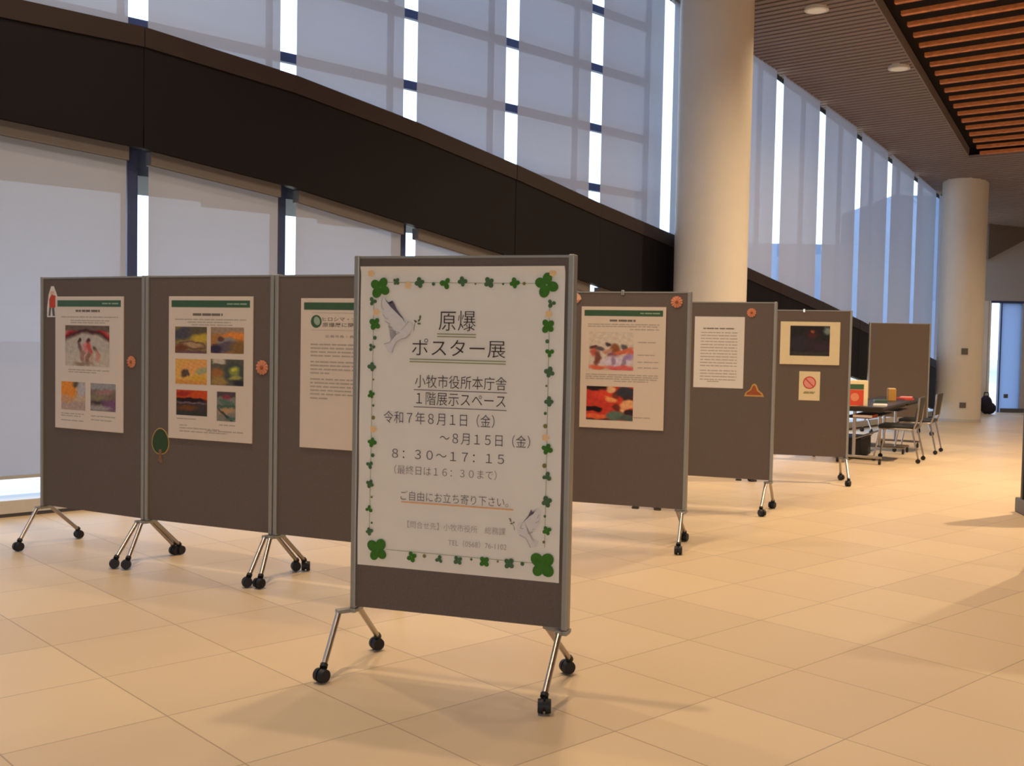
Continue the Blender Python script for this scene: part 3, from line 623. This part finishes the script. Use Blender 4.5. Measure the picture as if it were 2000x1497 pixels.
picture(t, .330, .580, .533, .690, (170, 118, 70), [K('r', .5, .9, .6, .16, 0, (156, 132, 112), .6), K('e', .75, .62, .4, .2, 0, (222, 132, 58), .5), K('e', .5, .46, .3, .16, 0, (140, 132, 128), .5), K('e', .3, .55, .1, .09, 0, (100, 66, 58), .5), K('e', .4, .22, .42, .2, .4, (96, 84, 92), .4), K('e', .15, .15, .18, .18, 0, (58, 50, 70), .5), K('e', .85, .2, .25, .3, 0, (132, 98, 58), .6)], y)
picture(t, .056, .302, .338, .492, (216, 164, 84), [K('e', .6, .7, .5, .25, .3, (222, 158, 92), .6), K('e', .85, .55, .2, .12, .5, (158, 158, 122), .6), K('e', .28, .42, .10, .16, -.3, (92, 72, 62), .5), K('e', .40, .46, .05, .12, .1, (88, 76, 72), .5), K('r', .5, .08, .6, .08, 0, (206, 142, 74), .7), K('e', .75, .25, .25, .1, 0, (206, 160, 60), .7)], y)
picture(t, .331, .580, .340, .498, (92, 88, 76), [K('e', .2, .45, .2, .2, 0, (156, 104, 60), .6), K('r', .25, .92, .2, .1, 0, (196, 180, 160), .4), K('e', .25, .15, .25, .18, 0, (158, 126, 74), .6), K('e', .72, .5, .28, .4, 0, (70, 76, 72), .4), K('e', .72, .55, .16, .2, 0, (134, 140, 74), .5), K('e', .72, .62, .08, .08, 0, (196, 188, 70), .6), K('e', .75, .3, .18, .08, .2, (156, 150, 80), .6), K('e', .9, .1, .2, .12, 0, (48, 48, 58), .6)], y)
picture(t, .064, .306, .146, .302, (70, 58, 54), [K('r', .5, .85, .6, .24, 0, (198, 78, 34), .3), K('e', .2, .85, .3, .1, .2, (158, 48, 34), .6), K('e', .45, .62, .5, .08, 0, (44, 28, 30), .4), K('r', .5, .5, .6, .03, 0, (110, 92, 98), .6), K('e', .35, .3, .3, .1, 0, (112, 66, 40), .7), K('r', .5, .08, .6, .08, 0, (56, 56, 54), .6)], y)
picture(t, .380, .522, .124, .302, (128, 122, 110), [K('r', .5, .92, .6, .1, 0, (84, 72, 74), .5), K('e', .5, .82, .22, .08, 0, (140, 62, 74), .6), K('e', .55, .62, .45, .1, -.2, (86, 108, 96), .5), K('r', .5, .5, .6, .05, 0, (76, 96, 78), .6), K('e', .5, .35, .45, .1, .1, (178, 140, 104), .6), K('e', .5, .18, .5, .05, -.5, (52, 62, 60), .4), K('e', .8, .1, .3, .05, .1, (78, 102, 92), .6)], y, 24)
greek(t, [(.07, .22, .125), (.40, .52, .10), (.09, .15, .085), (.09, .40, .068), (.30, .58, .06), (.09, .46, .048)], y=y)
# text poster on the third left board
t, y = mounted(l3, .183, .83, .798, 1.663, 'mounted_poster', 'green-headed text poster with round green emblem, cut off behind the title board', group='green-headed posters')
text(t, 'ヒロシマ・ナガサキ', .150, .50, .735, .758, 'inkdark', y, thin=.004); text(t, '原爆展に関する', .150, .44, .700, .726, 'inkdark', y, thin=.008); text(t, '広島市長・長崎市長', .17, .46, .640, .655, 'inkdark', y)
for v in (.782, .683): bar(t, 'rule_line', .075, .57, v, .002, 'inkline', y)
b = MB(); disc(b, .107, .732, .037, y, 30); b.build('round_emblem', 'header', t)
b = MB(); disc(b, .112, .735, .020, y-.0004, 20, .026, .4); b.build('emblem_leaf', 'headerlt', t)
rows = [(.07, .58, .60-.0215*i) for i in range(4)]+[(.07, .58, .50-.0215*i) for i in range(3)]+[(.07, .2, .4355)]+[(.07, .58, .40-.0215*i) for i in range(5)]+[(.07, .19, .29)]+[(.36, .58, .225), (.36, .58, .205)]
greek(t, rows, y=y, h=.008)
# board right of the title board
t, y = mounted(r1, .195, .812, .820, 1.690, 'mounted_poster', 'green-headed glossy poster with three red figures over a red close-up picture', group='green-headed posters')
greek(t, [(.21, .40, .772)], 'inkdark', y, .014); greek(t, [(.05, .57, .745), (.05, .57, .730), (.36, .57, .71)], y=y)
picture(t, .060, .390, .418, .690, lambda x, z: (206, 190, 174), [
    K('e', .10, .60, .08, .05, 0, (86, 58, 52), .5), K('e', .12, .46, .08, .12, 0, (190, 96, 80), .6), K('e', .2, .3, .07, .2, -.1, (122, 74, 64), .6), K('e', .25, .55, .1, .05, -.2, (96, 84, 86), .6),
    K('e', .44, .68, .07, .05, 0, (70, 62, 66), .5), K('e', .58, .56, .11, .13, 0, (140, 88, 60), .5), K('e', .42, .5, .1, .06, .3, (192, 140, 124), .6), K('e', .55, .38, .12, .08, 0, (134, 84, 92), .6), K('e', .80, .62, .08, .07, 0, (96, 90, 92), .5), K('e', .78, .50, .22, .06, .35, (198, 104, 78), .5), K('e', .92, .46, .1, .08, 0, (206, 110, 86), .6),
    K('e', .60, .22, .32, .14, 0, (206, 190, 206), .5), K('e', .90, .34, .12, .08, .3, (160, 134, 178), .6), K('e', .55, .24, .05, .12, 0, (158, 134, 164), .6), K('e', .78, .2, .05, .14, -.3, (150, 128, 150), .6), K('e', .2, .06, .2, .06, 0, (206, 104, 76), .6), K('e', .75, .05, .35, .07, 0, (206, 100, 96), .6)], y)
greek(t, [(.04, .57, .385), (.04, .57, .37), (.04, .57, .355), (.25, .5, .34), (.42, .57, .44), (.42, .57, .48), (.42, .55, .53), (.42, .55, .62)], y=y)
picture(t, .050, .395, .058, .300, (196, 62, 48), [
    K('r', .2, .95, .25, .08, -.1, (46, 34, 36), .4), K('e', .36, .75, .22, .14, -.1, (214, 70, 52), .6), K('e', .52, .62, .14, .08, -.5, (232, 150, 92), .5), K('e', .52, .92, .10, .1, -.4, (226, 176, 128), .4), K('e', .65, .75, .08, .12, -.3, (122, 56, 44), .5), K('e', .85, .84, .22, .16, 0, (58, 58, 64), .3), K('e', .9, .66, .12, .1, 0, (66, 48, 46), .5),
    K('e', .88, .48, .16, .15, .4, (228, 164, 112), .35), K('e', .76, .32, .05, .1, .8, (222, 168, 124), .5), K('e', .92, .24, .14, .08, .3, (52, 40, 42), .4), K('e', .66, .38, .08, .1, 0, (110, 48, 40), .5), K('r', .14, .32, .18, .07, -.1, (34, 24, 28), .3), K('e', .2, .1, .35, .08, 0, (222, 100, 60), .5), K('e', .62, .14, .18, .14, .2, (92, 112, 98), .4), K('e', .88, .08, .2, .09, 0, (78, 92, 86), .5), K('r', .25, .005, .3, .03, 0, (70, 60, 56), .5)], y)
greek(t, [(.40, .52, .085)], y=y)
# white text sheet
t, y = mounted(r2, .288, .717, 1.052, 1.670, 'text_sheet', 'plain white sheet of small print on the board before the near column', 'sheet', 'whitepaper', False, .002)
greek(t, [(.075, .35, .515)], 'inkdark', y, .010)
greek(t, [(.055, .37, .48-.0262*i) for i in range(12)]+[(.055, .37, .15-.026*i) for i in range(4)]+[(.12, .22, .055)], y=y, h=.007)
# framed dark picture and the no-photo card
t, y = mounted(r3, .266, .868, 1.229, 1.676, 'framed_picture', 'dark landscape picture with red speck in a wide cream mount', 'picture', 'cream', False, .010)
picture(t, .100, .500, .092, .405, (40, 38, 40), [K('e', .55, .7, .2, .16, 0, (54, 38, 40), .7), K('e', .58, .82, .05, .05, 0, (150, 84, 60), .7), K('e', .55, .68, .10, .07, 0, (84, 34, 40), .7), K('e', .25, .4, .35, .25, .2, (50, 46, 54), .8), K('e', .8, .3, .3, .2, 0, (56, 44, 54), .8), K('r', .5, .05, .6, .08, 0, (60, 56, 58), .7), K('e', .95, .85, .1, .12, .3, (120, 132, 134), .8)], y)  # pale ellipse at the upper right is glare painted into the picture
t, y = mounted(r3, .470, .682, .854, 1.158, 'notice_card', 'small cream no-photography card below the dark picture', 'notice', 'cream', False, .002)
b = MB(); cu, cv, R1_, R2_ = .106, .186, .066, .054
for i in range(36):
    a, e = 2*math.pi*i/36, 2*math.pi*(i+1)/36
    b.poly([(cu+R1_*math.cos(a), y, cv+R1_*math.sin(a)), (cu+R1_*math.cos(e), y, cv+R1_*math.sin(e)), (cu+R2_*math.cos(e), y, cv+R2_*math.sin(e)), (cu+R2_*math.cos(a), y, cv+R2_*math.sin(a))])
b.poly([(cu-.045, y-.0003, cv+.037), (cu-.037, y-.0003, cv+.045), (cu+.045, y-.0003, cv-.037), (cu+.037, y-.0003, cv-.045)])
b.build('prohibition_ring', 'redpaper', t)
b = MB(); disc(b, cu, cv, .053, y+.0002, 30); b.build('pink_disc', 'pink', t)
b = MB(); b.poly([(cu-.03, y-.0001, cv-.018), (cu+.03, y-.0001, cv-.018), (cu+.03, y-.0001, cv+.018), (cu-.03, y-.0001, cv+.018)]); disc(b, cu, cv, .012, y-.0002, 14); b.build('camera_symbol', 'pink', t)
greek(t, [(.055, .165, .088), (.045, .165, .076)], 'moss', y, .008)

# paper cut-outs and rosettes pinned to the felt
def rosette(board, u, v, r, label, mt='rosette'):
    t = on(board, 'paper_rosette', u, v, .0175); tag(t, label, 'paper decoration', 'paper rosettes')
    b = MB(); n = 24; c0 = b.bm.verts.new((0, -.010, 0)); rim = []
    for i in range(n):
        a = 2*math.pi*i/n; rr = r*(1 if i % 2 else .88); rim.append(b.bm.verts.new((rr*math.cos(a), -.003-.004*(i % 2), rr*math.sin(a))))
    back = b.bm.verts.new((0, 0, 0))
    for i in range(n): b.bm.faces.new((c0, rim[i], rim[(i+1) % n])); b.bm.faces.new((back, rim[(i+1) % n], rim[i]))
    b.build('pleated_disc', mt, t)
    b = MB(); b.ball((0, -.009, 0), (r*.28, .004, r*.28), 12, 8); b.build('centre_button', 'rust', t, True)
rosette(l1, .867, 1.259, .040, 'small orange paper rosette on the leftmost board, right of its poster')
rosette(l2, .902, 1.254, .046, 'orange paper rosette on the middle left board, right of the six-picture poster')
rosette(r1, .884, 1.728, .043, 'orange paper rosette at the top right corner of the board beside the title board')
rosette(r2, .772, 1.708, .041, 'orange paper rosette above the white text sheet')
def cut(parent, name, pts, mt, y0, y1):
    b = MB(); b.prism([(u, y0, v) for u, v in pts], (0, y1-y0, 0)); return b.build(name, mt, parent)
t = on(r1, 'paper_shell', .135, 1.749); tag(t, 'peach paper fan-shaped cut-out peeking out right of the title board', 'paper decoration')
cut(t, 'fan', [(-.06, .0), (-.03, .045), (.01, .048), (.045, .02), (.055, -.005), (.03, -.03), (-.03, -.04)], 'peach', 0, -.003)
cut(t, 'fold', [(-.05, -.028), (.05, -.008), (.03, -.032), (-.02, -.042)], 'rosette', -.0032, -.005)
t = on(l1, 'paper_figure', .105, 1.535); tag(t, 'paper cut-out figure in red top and white cap at the upper left corner', 'paper decoration')
cut(t, 'cut_backing', [(-.045, 0), (.05, 0), (.05, .06), (.075, .10), (.05, .15), (.02, .205), (-.005, .205), (-.03, .15), (-.045, .06)], 'whitepaper', 0, -.0015)
cut(t, 'red_top', [(-.022, .065), (.03, .06), (.065, .102), (.04, .142), (.0, .15), (-.022, .12)], 'redpaper', -.0017, -.003)
cut(t, 'face', [(-.012, .15), (.022, .15), (.024, .172), (-.010, .172)], 'peach', -.0017, -.003)
cut(t, 'cap', [(-.014, .172), (.028, .172), (.012, .202), (.0, .202)], 'whitepaper', -.0017, -.0035)
cut(t, 'leg', [(-.03, .008), (-.012, .008), (-.004, .064), (-.022, .064)], 'greypaper', -.0017, -.003)
cut(t, 'leg', [(.012, .008), (.034, .008), (.026, .060), (.004, .062)], 'greypaper', -.0017, -.003)
t = on(l2, 'paper_tree', .122, .635); tag(t, 'dark green paper tree cut-out low on the middle left board', 'paper decoration')
cr = [(.064*math.cos(a)*(1-.12*math.sin(a)), .135+.078*math.sin(a)) for a in [i*2*math.pi/22 for i in range(22)]]
cut(t, 'crown_outline', [(u*1.10, .135+(v-.135)*1.08) for u, v in cr], 'gold', 0, -.0012)
cut(t, 'crown', cr, 'treegreen', -.0014, -.003)
cut(t, 'trunk', [(-.026, 0), (-.012, .012), (.002, 0), (.024, .004), (.012, .03), (.010, .085), (-.010, .085), (-.012, .03)], 'trunk', -.0014, -.0032)
t = on(r2, 'paper_mountain', .81, .987); tag(t, 'rust paper mountain cut-out with gold edge below the white text sheet', 'paper decoration')
cut(t, 'gold_edge', [(-.082, 0), (.086, 0), (.074, .03), (.04, .056), (.022, .100), (.003, .114), (-.018, .100), (-.032, .062), (-.07, .034)], 'gold', 0, -.0012)
cut(t, 'rust_face', [(-.066, .014), (.070, .014), (.05, .032), (.026, .050), (.012, .088), (.0, .098), (-.012, .086), (-.024, .054), (-.056, .034)], 'rust', -.0014, -.003)

# ------------------------------------------------------------------ tables, things on them, chairs
def table(x, y, rz, ln, label):                              # origin: near right corner, +y along the length, -x across
    t = empty('folding_table', (x, y, 0), rz); tag(t, label, 'table', 'dark folding tables'); W_ = .6
    MB().box((-W_/2, ln/2, .69), (W_, ln, .025), bev=.006).build('tabletop', 'tabletop', t)
    MB().box((-W_/2, ln/2, .655), (W_-.1, ln-.2, .04)).build('apron', 'darkmetal', t)
    for yy in (.13, ln-.13):
        lg = MB().tube((-.36, yy, .64), (-.36, yy, .10), .02, seg=14).build('leg', 'chrome', t, True)
        MB().box((-.3, yy, .085), (.55, .035, .03), bev=.008).build('foot_bar', 'chrome', lg)
        for xx in (-.05, -.55):
            b = MB(); b.tube((xx-.012, yy, .032), (xx+.012, yy, .032), .031, seg=18).tube((xx, yy, .032), (xx, yy, .075), .009, seg=8); b.build('caster', 'rubber', lg, True)
    b = MB(); b.path([(-.36, .13, .3), (-.36, ln-.13, .3)], .012); b.build('stretcher', 'chrome', t)
    MB().box((-.36, ln/2, .55), (.34, ln-.4, .012)).build('under_shelf', 'darkmetal', t)
    return t
TA = table(4.43, 12.95, math.radians(-30), 1.75, 'nearer dark folding table just behind the framed-picture board')
TB = table(5.33, 14.52, math.radians(-30), 1.05, 'farther dark folding table with red papers, before the bare board')
def ont(tb, name, lx, ly, z=.7025, rz=0):
    p = tb.matrix_basis @ Vector((lx, ly, 0)); return empty(name, (p.x, p.y, z), tb.rotation_euler.z+rz)
# cream picture stand with green band and red lower half
t = empty('picture_stand', (4.155, 13.12, .7025), math.radians(-4)); tag(t, 'cream tabletop box with green band and red front on the nearer table', 'box')
MB().box((0, .06, .155), (.27, .14, .31), bev=.004).build('box_body', 'cream', t)
MB().box((-.02, -.0112, .235), (.21, .003, .062)).build('green_band', 'header', t)
MB().box((-.02, -.0112, .103), (.21, .003, .19)).build('red_front', 'redpaper', t)
b = MB(); disc(b, -.02, .11, .05, -.0135, 20); b.build('red_roundel', 'rosette', t)
t = empty('paper_cup_holder', (5.06, 14.50, .7025)); tag(t, 'small tan holder standing at the middle of the tables', 'holder')
MB().box((0, 0, .08), (.105, .08, .16), bev=.006).build('holder_body', 'tan', t)
MB().box((0, 0, .163), (.085, .06, .012)).build('card_stack', 'cream', t)
for i, (lx, ly, rz, mt, lb) in enumerate([(-.10, .30, .2, 'whitepaper', 'white sheets lying at the right edge of the nearer table'), (-.16, .36, .9, 'redpaper', 'red leaflets at the right end of the farther table'), (-.20, .78, .1, 'pink', 'pink leaflets at the far end of the farther table'), (-.30, 1.30, .3, 'header', 'green leaflets at the far end of the nearer table')]):
    tb = TB if i in (1, 2) else TA
    t = ont(tb, 'leaflet_stack', lx, ly, rz=rz); tag(t, lb, 'leaflets')
    MB().box((0, 0, .009), (.16, .23, .018)).build('sheet_pile', mt, t); MB().box((.008, .006, .020), (.15, .21, .004), Matrix.Rotation(.06, 3, 'Z')).build('top_sheet', mt, t)
t = ont(TA, 'red_folder', -.26, .25, z=.558); tag(t, 'red folder on the shelf under the nearer table', 'folder'); MB().box((0, 0, .02), (.24, .3, .04), bev=.004).build('folder_cover', 'rust', t); MB().box((0, 0, .02), (.225, .306, .028)).build('folder_pages', 'whitepaper', t)

def chair(x, y, rz, label):                                  # faces local +y
    t = empty('office_chair', (x, y, 0), rz); tag(t, label, 'chair', 'black chairs with chrome frames')
    MB().box((0, 0, .435), (.44, .44, .05), bev=.02).build('seat', 'seat', t, True)
    rot = Matrix.Rotation(.16, 3, 'X')
    MB().box((0, -.245, .66), (.42, .03, .30), rot, bev=.012).build('backrest', 'mesh', t, True)
    for sx in (-.225, .225):
        b = MB(); b.path([(sx, .20, .41), (sx, -.20, .41), (sx, -.24, .52), (sx, -.265, .80)], .011); b.build('side_frame', 'chrome', t, True)
        for sy, ey in ((.19, .25), (-.19, -.27)):
            lg = MB().tube((sx, sy, .41), (sx*1.04, ey, .06), .0105, seg=12).build('leg', 'chrome', t, True)
            b = MB(); b.tube((sx*1.04-.010, ey, .0285), (sx*1.04+.010, ey, .0285), .028, seg=16).tube((sx*1.04, ey, .03), (sx*1.04, ey, .07), .008, seg=8); b.build('caster', 'rubber', lg, True)
    b = MB(); b.path([(-.225, -.265, .80), (.225, -.265, .80)], .011); b.build('top_rail', 'chrome', t, True)
    return t
chair(4.86, 13.62, math.radians(62), 'black chair tucked under the right side of the nearer table')
chair(5.52, 14.75, math.radians(60), 'black chair with shiny seat drawn out right of the farther table')
chair(3.78, 14.2, math.radians(-120), 'black chair mostly hidden behind the framed-picture board, left of the tables')

t = empty('dark_filler', (4.42, 14.05, 0), math.radians(-30)); tag(t, 'dark block added to darken the space under the nearer table', 'filler')
MB().box((0, 0, .13), (.34, .62, .24), bev=.02).build('filler_body', 'mesh', t); MB().box((0, 0, .255), (.345, .625, .02), bev=.006).build('filler_lid', 'black', t)  # added block, darkens the space below the table
# dark stand at the right edge of the photo
t = empty('floor_stand', (4.69, 9.42, 0), math.radians(-8)); tag(t, 'tall black stand with grey foot at the far right edge', 'stand')
MB().box((0, 0, .72), (.46, .07, 1.18), bev=.01).build('black_panel', 'black', t)
MB().box((0, .0, .065), (.475, .30, .13), bev=.01).build('grey_foot', 'plate', t)
MB().box((0, 0, 1.33), (.40, .06, .07), bev=.02).build('top_cap', 'darkmetal', t)
# bits beside the glazed door
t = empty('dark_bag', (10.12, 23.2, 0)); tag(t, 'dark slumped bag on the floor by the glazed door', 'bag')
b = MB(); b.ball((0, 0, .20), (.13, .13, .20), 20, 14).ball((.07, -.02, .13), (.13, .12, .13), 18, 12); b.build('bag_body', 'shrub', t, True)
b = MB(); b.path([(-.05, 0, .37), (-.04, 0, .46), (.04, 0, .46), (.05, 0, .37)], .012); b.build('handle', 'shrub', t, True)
o = MB().box((10.85, YE-.005, .36), (.09, .03, .09), bev=.004).build('floor_outlet', 'plate'); tag(o, 'small dark outlet low on the blue-lit wall by the door', 'outlet')
